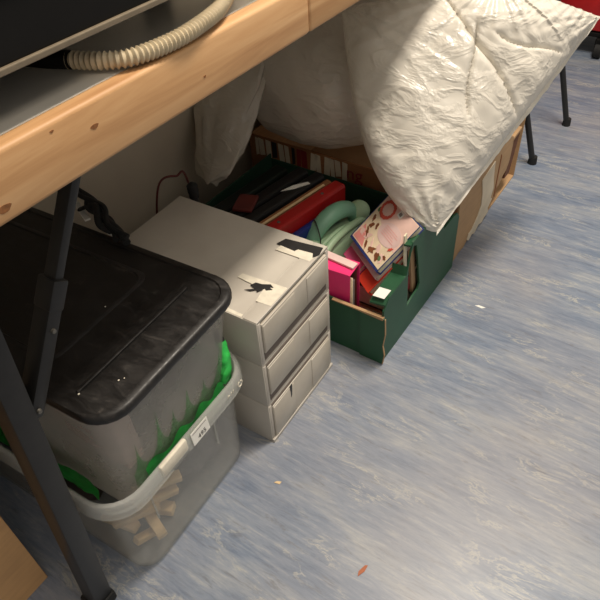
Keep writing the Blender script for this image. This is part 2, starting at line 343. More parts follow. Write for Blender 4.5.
# ------------------------------------------------------------------ storage tote (open, clear) with what it holds
def tote():
    t = root('storage_tote', (0.322, -0.300, 0), 'open clear plastic tote with a white 495 label on its rim, standing on the floor', 'tote', rz=R(2.45))
    # local: x from -0.44 to 0 (front wall bottom), y from -0.30 to 0
    def ring(e, z, r): return rr(-0.455 - e, 0.002 + e, -0.282 - e, -0.011 + e, r, z)
    b = B()
    outer = [ring(-0.006, 0.0, 0.03), ring(0, 0.006, 0.035), ring(0.002, 0.03, 0.036), ring(0.008, 0.19, 0.042), ring(0.010, 0.2, 0.044)]
    inner = [ring(0.0078, 0.2, 0.042), ring(0.0058, 0.19, 0.041), ring(0.0000, 0.03, 0.034), ring(-0.004, 0.004, 0.032)]
    loft(b, outer + inner, True, True); obj('body', b, M['tote'], t, True)
    b = B()
    rim = [ring(0.0078, 0.2, 0.042), ring(0.0125, 0.2, 0.045), ring(0.0135, 0.226, 0.047), ring(0.016, 0.2355, 0.05), ring(0.018, 0.239, 0.052), ring(0.0235, 0.2385, 0.056), ring(0.026, 0.233, 0.058), ring(0.027, 0.210, 0.06), ring(0.0255, 0.210, 0.059), ring(0.0240, 0.231, 0.057), ring(0.019, 0.2368, 0.053), ring(0.0145, 0.233, 0.048), ring(0.011, 0.212, 0.043)]
    V = [[b.verts.new(p) for p in r_] for r_ in rim]; V.append(V[0])
    for a_, b_ in zip(V, V[1:]):
        n = len(a_)
        for k in range(n): b.faces.new((a_[k], a_[(k + 1) % n], b_[(k + 1) % n], b_[k]))
    obj('rim', b, M['tote_rim'], t, True)
    # label, wrapped on the rim's outer slope
    m = basis((0.0292, -0.131, 0.2245), (0, 1, 0), (-0.08, 0, 1))
    b = B(); box(b, -0.019, 0.019, -0.0125, 0.0145, -0.0004, 0.0004, 0, 0, m); lab = obj('label_sticker', b, M['white'], t, label='white sticker reading 495')
    m2 = basis((0.0299, -0.129, 0.2195), (0, 1, 0), (-0.08, 0, 1)); text_mesh('number', '495', 0.0125, M['ink'], lab, m2)
    b = B(); random.seed(3); x = -0.016
    while x < 0.014:
        wd = random.uniform(0.0012, 0.0030); box(b, x, x + wd, 0.0095, 0.0112, 0.0004, 0.0007, 0, 0, m); x += wd + 0.0007
    obj('small_print', b, M['greyink'], lab)
    # embossed marks near the far corner
    b = B()
    def ringmark(cy, cz, r0):
        for k in range(14):
            if k in (3, 8, 12): continue
            a0 = 2 * math.pi * k / 14; a1 = 2 * math.pi * (k + 1) / 14
            cyl(b, (0.0285, cy + r0 * math.cos(a0), cz + r0 * math.sin(a0)), (0.0285, cy + r0 * math.cos(a1), cz + r0 * math.sin(a1)), 0.0009, None, 6)
    ringmark(-0.028, 0.2245, 0.0055)
    for q in (-0.052, -0.047, -0.060): cyl(b, (0.0285, q, 0.2215), (0.0285, q + 0.001, 0.2275), 0.0008, None, 6)
    cyl(b, (0.0285, -0.06, 0.2275), (0.0285, -0.056, 0.225), 0.0008, None, 6)
    obj('embossed_marks', b, M['residue'], t, label='pale embossed symbols near the corner')
    b = B(); box(b, 0.0270, 0.0285, -0.195, -0.158, 0.2085, 0.2115, 0.0004); obj('dark_rim_line', b, M['ink'], t)  # dark line along the lower edge of the rim
    b = B(); box(b, 0.0200, 0.0288, -0.215, -0.158, 0.214, 0.2402, 0.004); obj('rim_grip', b, M['residue'], t, True, label='milky grip on the rim')
    for yy in (-0.085, -0.235):     # the pale vertical ribs under the rim
        b = B(); box(b, 0.0085, 0.0115, yy - 0.0015, yy + 0.0015, 0.12, 0.2, 0.0008); obj('rib', b, M['tote_rim'], t)
tote()
def lump(name, x0, x1, y0, y1, z0, z1, m, seed, amp=0.01, label=None, cat=None, pw=4.0, n=40):
    """a soft rounded heap of cloth: superellipsoid with folds"""
    b = B(); cx, cy, cz = (x0 + x1) / 2, (y0 + y1) / 2, (z0 + z1) / 2; sx, sy, sz = (x1 - x0) / 2, (y1 - y0) / 2, (z1 - z0) / 2
    bmesh.ops.create_icosphere(b, subdivisions=5, radius=1)
    for v in b.verts:
        d = v.co.normalized(); k = (abs(d.x) ** pw + abs(d.y) ** pw + abs(d.z) ** pw) ** (-1 / pw); p = Vector((d.x * sx, d.y * sy, d.z * sz)) * k
        q = Vector((cx, cy, cz)) + p; nn = fbm(q + Vector((seed, 0, 0)), 22, 4) * amp - amp * 0.7
        q += d * nn; q.z = max(q.z, z0); v.co = q
    base = Vector((cx, cy, z0))
    for v in b.verts: v.co -= base
    o = obj(name, b, m, None, True, loc=base); return setp(o, label, cat)
lump('folded_fabric', -0.12, 0.300, -0.452, -0.325, 0.0045, 0.132, M['grey_fab'], 3, 0.012, 'grey bundled fabric filling the bottom of the clear tote', 'fabric', 6)
lump('fabric_bundle', -0.12, 0.19, -0.562, -0.465, 0.0045, 0.120, M['brown_fab'], 9, 0.012, 'dark brown fabric bundle in the near side of the clear tote', 'fabric', 6)
offc = [((0.259, -0.499, 0.018), 25, 0.085, 0.02, 0.018, 0), ((0.281, -0.517, 0.036), -18, 0.085, 0.017, 0.014, 8), ((0.265, -0.529, 0.05), 52, 0.08, 0.022, 0.013, -12), ((0.280, -0.494, 0.062), 70, 0.075, 0.02, 0.014, 14),
        ((0.278, -0.482, 0.082), 60, 0.08, 0.018, 0.012, 5), ((0.242, -0.549, 0.03), 10, 0.07, 0.018, 0.014, -6), ((0.291, -0.539, 0.018), 85, 0.05, 0.014, 0.012, 30)]
olab = ['timber offcut lying flat on the bottom of the clear tote', 'timber offcut crossing low in the tote corner', 'broad timber offcut leaning in the middle of the offcut pile', 'timber offcut near the top of the pile, pointing along the tote wall',
        'topmost timber offcut in the pile inside the clear tote', 'short timber offcut nearest the dark fabric bundle', 'smallest timber offcut standing steeply in the tote corner']
for (p, a, L_, W_, H_, tilt), lb in zip(offc, olab):
    b = B(); box(b, -L_ / 2, L_ / 2, -W_ / 2, W_ / 2, -H_ / 2, H_ / 2, 0.0015)
    o = obj('timber_offcut', b, M['timber'], None, True, loc=p, rot=(0, R(tilt), R(a))); setp(o, lb, 'wood offcut', 'timber offcuts in the tote')

# ------------------------------------------------------------------ frosted box with black lid, standing in the tote
def lidded_box():
    t = root('lidded_storage_box', (0.348, -0.2775, 0.145), 'frosted plastic storage box under a scuffed black lid, nested inside the clear tote', 'storage box', rz=R(3))
    Z = 0.252      # top of lid over base
    def ring(e, z, r): return rr(-0.510 - e, -0.0115 + e, -0.2835 - e * 0.35, -0.0115 + e, r, z)
    b = B()
    outer = [ring(-0.034, 0.0, 0.028), ring(-0.028, 0.005, 0.032), ring(-0.0165, 0.09, 0.04), ring(0.0, Z - 0.018, 0.042), ring(0.003, Z - 0.014, 0.042)]
    inner = [ring(-0.0015, Z - 0.014, 0.04), ring(-0.019, 0.09, 0.038), ring(-0.0305, 0.008, 0.03), ring(-0.036, 0.003, 0.028)]
    loft(b, outer + inner); obj('body', b, M['boxclear'], t, True)
    b = B()
    loft(b, [ring(0.004, Z - 0.0145, 0.044), ring(0.0098, Z - 0.0145, 0.046), ring(0.0108, Z - 0.012, 0.047), ring(0.0105, Z - 0.0055, 0.047), ring(0.0085, Z - 0.0025, 0.046), ring(0.0055, Z - 0.0010, 0.044), ring(-0.002, Z - 0.0008, 0.038), ring(-0.004, Z - 0.003, 0.036)], True, True)
    lid = obj('lid', b, M['lid'], t, True)
    b = B()
    for x, y0, y1, wd in ((-0.071, -0.262, -0.045, 0.003),):
        box(b, x - wd, x + wd, y0, y1, Z - 0.0035, Z + 0.0005, 0.0018)
    obj('ridge', b, M['lid'], lid, True, rot=(0, 0, R(-0.3)))
    b = B(); ring2 = lambda e, z: rr(-0.46 - e, -0.14 + e, -0.240 - e, -0.05 + e, 0.02, z)
    loft(b, [ring2(0.004, Z - 0.0035), ring2(0.0, Z - 0.001), ring2(-0.004, Z - 0.0008), ring2(-0.006, Z - 0.0035)], False, False); obj('raised_frame', b, M['lid'], lid, True)
    for x, y, r in ((-0.069, -0.262, 0.0013), (-0.04, -0.222, 0.0011), (-0.036, -0.216, 0.0008), (-0.15, -0.13, 0.0009)):
        b = B(); bmesh.ops.create_icosphere(b, subdivisions=2, radius=r, matrix=Matrix.Translation((x, y, Z - 0.002)) @ Matrix.Diagonal((1, 1.3, 0.5, 1)))
        obj('paint_speck', b, M['residue'], lid, True, label='small pale speck')
lidded_box()
# pale papers inside it
b = B(); box(b, 0, 0.15, 0, 0.035, 0, 0.12, 0.003); setp(obj('paper_bundle', b, M['pinkpaper'], None, True, loc=(0.115, -0.516, 0.1485), rot=(0, 0, R(3))), 'pale pink paper bundle showing through the near side of the lidded box', 'paper')
# green woven bag bunched between box and tote
def ribbon(name, path, z0f, z1f, off, m, label, cat, seed, thick=0.0016):
    """a crumpled sheet standing along a path"""
    P = catmull(path, 14); b = B(); rows = 14; V = []
    for i, p in enumerate(P):
        d = (P[min(i + 1, len(P) - 1)] - P[max(i - 1, 0)]).normalized(); nn = Vector((d.y, -d.x, 0)); s = i / (len(P) - 1)
        z0, z1 = z0f(s), z1f(s); col = []
        for k in range(rows + 1):
            v = k / rows; z = z0 + (z1 - z0) * v; q = p + Vector((0, 0, z))
            col.append(q + nn * (off * (fbm(q + Vector((seed, 0, 0)), 38, 3)) + off * 0.5 * math.sin(v * 3)))
        V.append([b.verts.new(c) for c in col])
    for i in range(len(V) - 1):
        for k in range(rows): b.faces.new((V[i][k], V[i + 1][k], V[i + 1][k + 1], V[i][k + 1]))
    r = bmesh.ops.solidify(b, geom=b.faces[:], thickness=thick)
    return setp(obj(name, b, m, None, True), label, cat)
def spikes(s):
    base = 0.232 + 0.012 * math.sin(s * 40) + 0.01 * math.sin(s * 23 + 1)
    return base
gw = root('green_sack', (0.30, -0.28, 0.13), 'bright green woven plastic sack bunched between the lidded box and the clear tote', 'sack')
def gpart(name, path, z0, z1, off, m, seed, n=1):
    o = ribbon(name, [(x - 0.30, y + 0.28, -0.13) for x, y in path], z0, z1, off, m, None, None, seed); o.parent = gw; return o
gpart('front_fold', [(0.3325, -0.52), (0.3315, -0.45), (0.3295, -0.39), (0.3265, -0.34)], lambda s: 0.195, lambda s: 0.226 + 0.008 * math.sin(s * 22), 0.0018, M['green_cloth'], 2)
gpart('far_fold', [(0.322, -0.325), (0.314, -0.308), (0.295, -0.302), (0.25, -0.304), (0.15, -0.309), (0.0, -0.317)], lambda s: 0.18, lambda s: 0.236 + 0.006 * math.sin(s * 30), 0.003, M['green_cloth'], 5)
gpart('near_fold', [(0.275, -0.573), (0.2, -0.580), (0.14, -0.583), (0.05, -0.587), (-0.05, -0.592)], lambda s: 0.17, lambda s: 0.222 + 0.020 * s + 0.004 * math.sin(s * 23), 0.004, M['green_cloth'], 8)
b = B(); pl = catmull([(0.022, -0.055, 0.085), (0.020, -0.042, 0.105), (0.014, -0.033, 0.125), (0.007, -0.028, 0.145), (0.003, -0.026, 0.158)], 10)
tube(b, pl, [0.004 + 0.0065 * math.sin(math.pi * min(1, (i + 3) / (len(pl) + 2))) for i in range(len(pl))], 14)
for v in b.verts: v.co += Vector((fbm(v.co, 50), fbm(v.co + Vector((5, 0, 0)), 50), 0)) * 0.003
obj('bunched_end', b, M['green_cloth'], gw, True)
b = B(); tube(b, [Vector((0.005, -0.027, 0.148)), Vector((0.000, -0.026, 0.166))], [0.0075, 0.006], 14); obj('dark_tie', b, M['blacktape'], gw, True)
# pale film added outside the box wall to imitate cloth seen through it
gc = root('cloth_blur_film', (0.348, -0.2775, 0.145), 'thin pale green sheet added on the frosted box front to imitate green cloth showing through', 'film', rz=R(3))
def wall_x(z): return (-0.0315 + (z - 0.09) * 0.118) if z > 0.09 else (-0.043 + (z - 0.008) * 0.14)
b = B(); V = []; NY = 150
for i in range(NY + 1):
    s_ = i / NY; y = -0.262 + 0.222 * s_; v = 0.0
    for c, h, wd in ((0.06, 0.075, 0.022), (0.26, 0.10, 0.02), (0.40, 0.06, 0.03), (0.55, 0.085, 0.022), (0.72, 0.05, 0.03), (0.90, 0.07, 0.04)):
        v = max(v, h * math.exp(-abs((s_ - c) / wd) ** 0.7))
    top = 0.085 + v; row = []
    for k in range(15):
        z = 0.05 + (top - 0.05) * k / 14; row.append(b.verts.new((wall_x(z) + 0.0046 + 0.0012 * abs(noise.noise(Vector((y * 60, z * 25, 2)))), y, z)))
    V.append(row)
for i in range(NY):
    for k in range(14): b.faces.new((V[i][k], V[i + 1][k], V[i + 1][k + 1], V[i][k + 1]))
bmesh.ops.solidify(b, geom=b.faces[:], thickness=0.0008)
obj('cloth_blur_peaks', b, M['cloth_blur_film'], gc, True)

# ------------------------------------------------------------------ drawer unit
def drawers():
    t = root('drawer_unit', (0.356, -0.275, 0), 'frosted three-drawer plastic storage unit standing on the floor beside the tote', 'drawer unit', rz=R(1.4))
    # local: x -0.335..0 ; y 0..0.217 ; z 0..0.312
    X0, W, H = -0.335, 0.217, 0.3125; tiers = [(0, 0.106), (0.107, 0.213), (0.214, H)]
    for i, (z0, z1) in enumerate(tiers):
        b = B(); th = 0.003
        box(b, X0, 0, 0, th, z0, z1, 0.0008); box(b, X0, 0, W - th, W, z0, z1, 0.0008); box(b, X0, X0 + th, th, W - th, z0, z1, 0.0008)
        box(b, X0 + th, -0.0005, th, W - th, z1 - 0.004, z1, 0.0006); box(b, X0 + th, -0.0005, th, W - th, z0, z0 + 0.004, 0.0006)
        # front frame
        box(b, -0.005, 0.0005, th, 0.0095, z0 + 0.004, z1 - 0.004, 0.0006); box(b, -0.005, 0.0005, W - 0.0095, W - th, z0 + 0.004, z1 - 0.004, 0.0006)
        if i == 2:
            box(b, -0.026, 0.0, 0.001, W - 0.001, z1 - 0.0005, z1 + 0.002, 0.0009); box(b, X0, -0.03, 0, W, z1 - 0.0008, z1 + 0.0005)
        if i == 0: box(b, -0.004, 0.004, 0, W, 0, 0.008, 0.001)
        obj('case', b, M['unit'], t, True)
        # drawer
        zs, ze = z0 + 0.007, z1 - (0.016 if i < 2 else 0.006)
        if i: ze = z1 - 0.006; 
        zlip = 0.014
        b = B(); y0, y1 = 0.0105, W - 0.0105
        fb = z0 + (0.009 if i == 0 else 0.024)
        box(b, -0.0045, 0.0025, y0, y1, fb, z1 - 0.009, 0.001)
        # slightly proud central and side bands on the front
        mid = (y0 + y1) / 2; box(b, 0.0015, 0.0036, y0 + 0.001, mid - 0.03 + 0.012 * i, fb + 0.003, z1 - 0.013, 0.0008); box(b, 0.0015, 0.0036, mid + 0.032, y1 - 0.001, fb + 0.003, z1 - 0.013, 0.0008)
        # tray walls behind
        box(b, X0 + 0.01, -0.005, y0 - 0.003, y0 - 0.001, z0 + 0.008, z1 - 0.02); box(b, X0 + 0.01, -0.005, y1 + 0.001, y1 + 0.003, z0 + 0.008, z1 - 0.02); box(b, X0 + 0.01, -0.005, y0, y1, z0 + 0.006, z0 + 0.008)
        d = obj('drawer', b, M['unit_front'], t, True)
        b = B(); box(b, -0.003, 0.0008, y0, y1, (z1 - 0.0088), z1 - 0.0045, 0); obj('finger_gap_shade', b, M['gap_shade'], d) if i < 2 else b.free()  # solid dark strip painted as the shade in the finger slot
        if i:
            b = B(); box(b, -0.004, 0.0002, y0, y1, z0 + 0.008, fb - 0.001, 0); obj('lower_gap_shade', b, M['gap_shade'], d)  # solid dark strip painted as shade between the tiers
        if i == 0:
            b = B(); prism(b, [(0.064, 0.095), (0.071, 0.097), (0.0705, 0.085), (0.0685, 0.068), (0.065, 0.064), (0.0655, 0.08), (0.0635, 0.088)], 0.0026, 0.0040, 0, Matrix(((0, 0, 1, 0), (1, 0, 0, 0), (0, 1, 0, 0), (0, 0, 0, 1))))
            obj('torn_tape', b, M['blacktape'], d, label='torn strip of black tape')
    top = H + 0.0005
    def patch(name, pts, m, z, lb, th=0.0006):
        b = B(); prism(b, pts, z, z + th); obj(name, b, m, t, label=lb)
    # residue and black tape, far end then near end
    patch('label_residue', [(-0.075, 0.165), (-0.072, 0.183), (-0.003, 0.190), (-0.006, 0.166)], M['residue'], H + 0.0017, 'whitish label residue')
    patch('black_tape', [(-0.082, 0.180), (-0.075, 0.199), (-0.004, 0.208), (0.0002, 0.188), (-0.006, 0.176), (-0.012, 0.187), (-0.04, 0.184), (-0.043, 0.177)], M['blacktape'], H + 0.0021, 'black tape remnant at the far corner')
    patch('label_residue', [(-0.09, 0.075), (-0.088, 0.086), (-0.002, 0.092), (-0.002, 0.044), (-0.03, 0.042), (-0.035, 0.07)], M['residue'], H + 0.0017, 'whitish label residue')
    patch('black_tape', [(-0.0594, 0.0682), (-0.0551, 0.0778), (-0.0436, 0.0794), (-0.0306, 0.0858), (-0.022, 0.081), (-0.0278, 0.0786), (-0.0206, 0.0762), (-0.0292, 0.0698), (-0.0335, 0.0722), (-0.04, 0.0594), (-0.0436, 0.0634), (-0.0508, 0.057), (-0.0616, 0.0546), (-0.0472, 0.065)], M['blacktape'], H + 0.0021, 'ragged scrap of black tape')
    patch('pale_edge_strip', [(-0.09, 0.002), (-0.09, 0.010), (-0.03, 0.008), (-0.03, 0.002)], M['residue'], H + 0.0006, 'whitish strip along the near edge', 0.0004)  # pale strip beside the near edge of the top
drawers()

# ------------------------------------------------------------------ green carton tray
def green_carton():
    t = root('green_carton', (0.437, 0, 0), 'dark green open carton with a handle hole, full of books and folders, on the floor', 'carton', rz=R(-0.2))
    X0, D, T = -0.52, 0.355, 0.004
    # front panel in (y,z): raised centre, handle hole
    FY = Matrix(((0, 0, 1, 0), (1, 0, 0, 0), (0, 1, 0, 0), (0, 0, 0, 1)))
    # built as strips around the hole so it is a real opening
    hole = [(0.106, 0.075), (0.104, 0.11), (0.100, 0.15), (0.098, 0.185), (0.104, 0.218), (0.115, 0.229), (0.128, 0.222), (0.142, 0.175), (0.154, 0.125), (0.162, 0.098), (0.155, 0.085), (0.13, 0.082)]
    def topz(y):
        def sm(a, b_, x): x = min(1, max(0, (x - a) / (b_ - a))); return x * x * (3 - 2 * x)
        return 0.148 + 0.022 * sm(0.0, 0.02, y) + 0.072 * sm(0.088, 0.112, y) - 0.072 * sm(0.245, 0.268, y) - 0.022 * sm(0.335, 0.355, y)
    b = B(); ys = [0.0, 0.01, 0.02, 0.04, 0.06, 0.08, 0.09, 0.096, 0.1, 0.104, 0.11, 0.115, 0.128, 0.135, 0.142, 0.154, 0.162, 0.17, 0.19, 0.22, 0.245, 0.252, 0.26, 0.268, 0.29, 0.32, 0.34, D]
    top = [(y, topz(y)) for y in ys]
    outl = [(0, 0), (D, 0)] + top[::-1]
    def panel(x0, x1, mi):
        vs = [b.verts.new((x1, y, z)) for y, z in outl]; hs_ = [b.verts.new((x1, y, z)) for y, z in hole]
        e = [b.edges.new((vs[i], vs[(i + 1) % len(vs)])) for i in range(len(vs))] + [b.edges.new((hs_[i], hs_[(i + 1) % len(hs_)])) for i in range(len(hs_))]
        r = bmesh.ops.triangle_fill(b, edges=e, use_beauty=True)
        fs = [g for g in r['geom'] if isinstance(g, bmesh.types.BMFace)]
        return fs
    fs = panel(0, 0, 0)
    ex = bmesh.ops.extrude_face_region(b, geom=fs); bmesh.ops.translate(b, vec=(-T, 0, 0), verts=[v for v in ex['geom'] if isinstance(v, bmesh.types.BMVert)])
    obj('front_panel', b, M['greenbox'], t)
    # the folded-in ledge at the top of the front panel
    b = B(); pr_ = [(0.004, 0.160), (0.02, topz(0.02)), (0.088, topz(0.088)), (0.096, topz(0.096))]
    n = len(pr_); wv = 0.034
    for (y0, z0), (y1, z1) in zip(pr_, pr_[1:]):
        a = [b.verts.new(p) for p in ((-0.001, y0, z0 + 0.001), (-0.001, y1, z1 + 0.001), (-wv, y1, z1 - 0.002), (-wv, y0, z0 - 0.004))]
        c = [b.verts.new(v.co + Vector((0, 0, -0.004))) for v in a]
        b.faces.new(a); b.faces.new(c[::-1])
        for k in range(4): b.faces.new((a[k], c[k], c[(k + 1) % 4], a[(k + 1) % 4]))
    obj('folded_ledge', b, M['greenbox'], t)
    b = B(); pts_ = [(0.1, 0.24), (0.13, 0.24), (0.19, 0.242), (0.245, 0.238)]
    for (y0, z0), (y1, z1) in zip(pts_, pts_[1:]):
        a = [b.verts.new(p) for p in ((-0.001, y0, z0), (-0.001, y1, z1), (-0.017, y1, z1 - 0.004), (-0.015, y0, z0 - 0.003))]
        c = [b.verts.new(v.co + Vector((0, 0, -0.004))) for v in a]
        b.faces.new(a); b.faces.new(c[::-1])
        for k in range(4): b.faces.new((a[k], c[k], c[(k + 1) % 4], a[(k + 1) % 4]))
    obj('raised_ledge', b, M['greenbox'], t)
    b = B(); box(b, X0, -T, 0, T, 0, 0.130, 0.001); obj('near_panel', b, M['greenbox'], t)
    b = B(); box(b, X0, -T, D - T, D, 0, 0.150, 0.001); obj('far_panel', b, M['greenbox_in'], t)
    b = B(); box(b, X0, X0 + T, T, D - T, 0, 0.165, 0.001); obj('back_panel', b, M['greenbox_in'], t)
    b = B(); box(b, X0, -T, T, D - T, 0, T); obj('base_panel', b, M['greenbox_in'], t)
    # torn kraft edges and the loose corner flap
    b = B(); prism(b, [(-0.115, 0.1305), (-0.06, 0.1325), (0.0, 0.1345), (0.001, 0.130), (0.0, 0.1275), (-0.06, 0.1295), (-0.115, 0.1285)], -0.0015, 0.0055, 0, Matrix(((1, 0, 0, 0), (0, 0, -1, 0), (0, 1, 0, 0), (0, 0, 0, 1))))
    obj('torn_edge', b, M['kraft'], t, label='bare kraft edge of the torn carton')
    b = B(); prism(b, [(-0.05, 0.002), (0.003, 0.002), (0.0065, 0.03), (0.002, 0.055), (0.006, 0.09), (0.004, 0.131), (-0.03, 0.131), (-0.05, 0.129)], 0.001, 0.004, 0, Matrix(((1, 0, 0, 0), (0, 0, -1, 0), (0, 1, 0, 0), (0, 0, 0, 1))))
    f = obj('corner_flap', b, M['greenbox'], t)
    b = B(); prism(b, [(0.003, 0.002), (0.0065, 0.03), (0.002, 0.055), (0.006, 0.09), (0.004, 0.131), (0.0052, 0.131), (0.0074, 0.09), (0.0034, 0.055), (0.0079, 0.03), (0.0045, 0.002)], 0.0005, 0.0042, 0, Matrix(((1, 0, 0, 0), (0, 0, -1, 0), (0, 1, 0, 0), (0, 0, 0, 1))))
    obj('torn_edge', b, M['kraft'], f)
    b = B(); m = basis((-0.018, 0.0225, 0.1705), (1, 0, 0.09), (0, 1, 0.0)); box(b, -0.0125, 0.0125, -0.014, 0.014, 0, 0.0006, 0, 0, m); obj('sticker', b, M['white'], t, label='blank white sticker')
green_carton()

# ------------------------------------------------------------------ what is in the green carton
def book(name, m_cover, m_page, size, M4, label, cat='book', group=None, cover_kids=None, spine='-x'):
    """size (w,h,t): covers top and bottom, page block between, spine on the -x side. local: x 0..w, y 0..h, z 0..t"""
    w_, h_, t_ = size; o = root(name, (0, 0, 0), label, cat, group); o.matrix_world = M4; c = 0.0016
    b = B(); box(b, 0, w_, 0, h_, 0, c, 0.0004); box(b, 0, w_, 0, h_, t_ - c, t_, 0.0004)
    if spine == '-x': box(b, 0, c, 0, h_, c, t_ - c)
    else: box(b, 0, w_, 0, c, c, t_ - c)
    cv = obj('cover', b, m_cover, o)
    b = B(); box(b, 0.003, w_ - 0.003, 0.003, h_ - 0.003, c, t_ - c); obj('page_block', b, m_page, o)
    return o, cv
def PM(P1, P2, P3):    # local x towards P2, y towards P3
    return basis(P1, Vector(P2) - Vector(P1), Vector(P3) - Vector(P1))
# the big cookbook: corners of its cover from above
P1, P2, P3 = Vector((0.276, 0.147, 0.170)), Vector((0.403, 0.048, 0.180)), Vector((0.323, 0.223, 0.250))
ux = (P2 - P1).normalized(); nz = ux.cross(P3 - P1).normalized()
if nz.z < 0: nz = -nz
uy = nz.cross(ux)
T_ = 0.014
Mb = Matrix((ux, uy, nz)).transposed().to_4x4(); Mb.translation = P1 - nz * T_
W_, H_ = 0.138, 0.124
Mb0 = Mb
bk, cv = book('cookbook', M['navy'], M['paper'], (W_, H_, T_), Mb, 'pink and cream illustrated cookbook with navy border, tilted on top in the green carton', spine='-y')
def on_cover(name, pts, m, lvl, parent=cv, label=None):
    b = B(); prism(b, pts, T_ + 0.0003 * lvl - 0.0001, T_ + 0.0003 * lvl + 0.0003); return obj(name, b, m, parent, label=label)
on_cover('cover_art', [(0.004, 0.006), (W_ - 0.001, 0.006), (W_ - 0.001, H_ - 0.002), (0.004, H_ - 0.002)], M['cream_print'], 1)
on_cover('pink_panel', [(0.006, 0.008), (0.055, 0.008), (0.035, 0.03), (0.012, 0.045)], M['rose'], 2)
on_cover('pink_panel', [(0.01, 0.085), (0.07, 0.06), (W_ - 0.002, 0.05), (W_ - 0.002, H_ - 0.003), (0.006, H_ - 0.003)], M['rose_pale'], 2)
def blob(cx, cy, a, b_, rot=0, n=15):
    out = []
    for k in range(n):
        t = 2 * math.pi * k / n; f = 1 + random.uniform(-0.45, 0.4); x, y = a * f * math.cos(t), b_ * f * math.sin(t); out.append((cx + x * math.cos(rot) - y * math.sin(rot), cy + x * math.sin(rot) + y * math.cos(rot)))
    return out
el = lambda cx, cy, a, b_, rot=0, n=28: [(cx + a * math.cos(t) * math.cos(rot) - b_ * math.sin(t) * math.sin(rot), cy + a * math.cos(t) * math.sin(rot) + b_ * math.sin(t) * math.cos(rot)) for t in [2 * math.pi * k / n for k in range(n)]]
on_cover('title_oval', el(0.092, 0.066, 0.040, 0.023, 0.05), M['pinkpaper'], 3)
wr = [(0.036 + 0.020 * (1 + 0.07 * (k % 2)) * math.cos(2 * math.pi * k / 26), 0.098 + 0.017 * (1 + 0.07 * (k % 2)) * math.sin(2 * math.pi * k / 26), T_ + 0.0022) for k in range(26)]
b = B(); V = []
for k, p in enumerate(wr):
    p = Vector(p); c = Vector((0.036, 0.098, T_ + 0.0022)); d = (p - c).normalized(); V.append([b.verts.new(p - d * 0.0038), b.verts.new(p + Vector((0, 0, 0.0008))), b.verts.new(p + d * 0.0038), b.verts.new(p - Vector((0, 0, 0.0012)))])
for k in range(26):
    a, c = V[k], V[(k + 1) % 26]
    for q in range(4): b.faces.new((a[q], a[(q + 1) % 4], c[(q + 1) % 4], c[q]))
obj('wreath_ring', b, M['wreath'], cv, label='red wreath printed on the cover')
random.seed(5)
for k in range(9):
    x = 0.018 + k * 0.0128; y = 0.026 + random.uniform(-0.010, 0.014); on_cover('printed_motif', blob(x, y, random.uniform(0.007, 0.013), random.uniform(0.003, 0.007), random.random() * 3), M['brown'] if k % 2 else M['rose_pale'], 3 + k % 2)
for k, (x, y) in enumerate(((0.03, 0.052), (0.045, 0.060), (0.129, 0.03), (0.124, 0.05), (0.02, 0.066))): on_cover('printed_motif', blob(x, y, 0.007, 0.004, 1 + k), M['brown'] if k != 3 else M['wreath'], 5)
on_cover('printed_leaf', el(0.014, 0.086, 0.005, 0.006, 0, 10), M['leafgreen'], 4); on_cover('printed_leaf', el(0.118, 0.022, 0.004, 0.006, 1, 10), M['leafgreen'], 5)
on_cover('white_tag', [(0.066, 0.104), (0.082, 0.102), (0.084, 0.116), (0.068, 0.118)], M['white'], 4); on_cover('tag_mark', [(0.070, 0.107), (0.079, 0.106), (0.080, 0.113), (0.071, 0.114)], M['greyink'], 5)
for k in range(5): on_cover('printed_line', [(0.066, 0.058 + k * 0.0045), (0.120 - 0.006 * (k % 3), 0.058 + k * 0.0045), (0.120 - 0.006 * (k % 3), 0.0586 + k * 0.0045), (0.066, 0.0586 + k * 0.0045)], M['rose'], 5)
def under(name, mc, mp, dn, dx, dy, size, lb, rot=0, spine='-y'):
    Mx = Mb0 @ Matrix.Translation((dx, dy, -dn)) @ Matrix.Rotation(R(rot), 4, 'Z'); return book(name, mc, mp, size, Mx, lb, spine=spine)
under('paperback', M['pinkpaper'], M['paper'], 0.0105, 0.002, -0.014, (0.132, 0.100, 0.0100), 'pale pink book directly beneath the cookbook, peeping out along its navy edge')
under('paperback', M['pinkbook'], M['paper'], 0.0215, -0.006, -0.042, (0.074, 0.11, 0.0105), 'bright pink book tilted beneath the cookbook, above the hot pink box file', 3)
under('paperback', M['redbook'], M['paper'], 0.0255, 0.080, -0.046, (0.056, 0.10, 0.014), 'orange red book beneath the cookbook beside the open box file')
book('hardback', M['black_folder'], M['paper'], (0.112, 0.19, 0.05), Matrix.Translation((0.290, 0.085, 0.055)), 'dark hardback lying flat under the tilted books, seen through the handle hole')
book('hardback', M['kraft_dk'], M['paper'], (0.114, 0.20, 0.05), Matrix.Translation((0.288, 0.080, 0.0045)), 'brown hardback lying flat on the bottom of the green carton')
# cards poking through the handle hole
for (p, rot, sz, m, lb) in (((0.425, 0.108, 0.17), (0, R(-3), R(3)), (0.003, 0.012, 0.085), M['paper'], 'cream card standing just inside the handle hole of the green carton'),
                            ((0.424, 0.160, 0.075), (R(12), 0, 0), (0.006, 0.018, 0.135), M['kraft'], 'tan book edge leaning inside the handle hole'),
                            ((0.421, 0.142, 0.085), (R(4), 0, 0), (0.003, 0.014, 0.042), M['darkred'], 'dark red card low in the handle hole'),
                            ((0.4135, 0.165, 0.005), (0, 0, 0), (0.005, 0.08, 0.105), M['paper'], 'cream booklet lowest behind the handle hole')):
    b = B(); box(b, -sz[0] / 2, sz[0] / 2, -sz[1] / 2, sz[1] / 2, 0, sz[2], 0.0005); setp(obj('card', b, m, None, loc=p, rot=rot), lb, 'card')
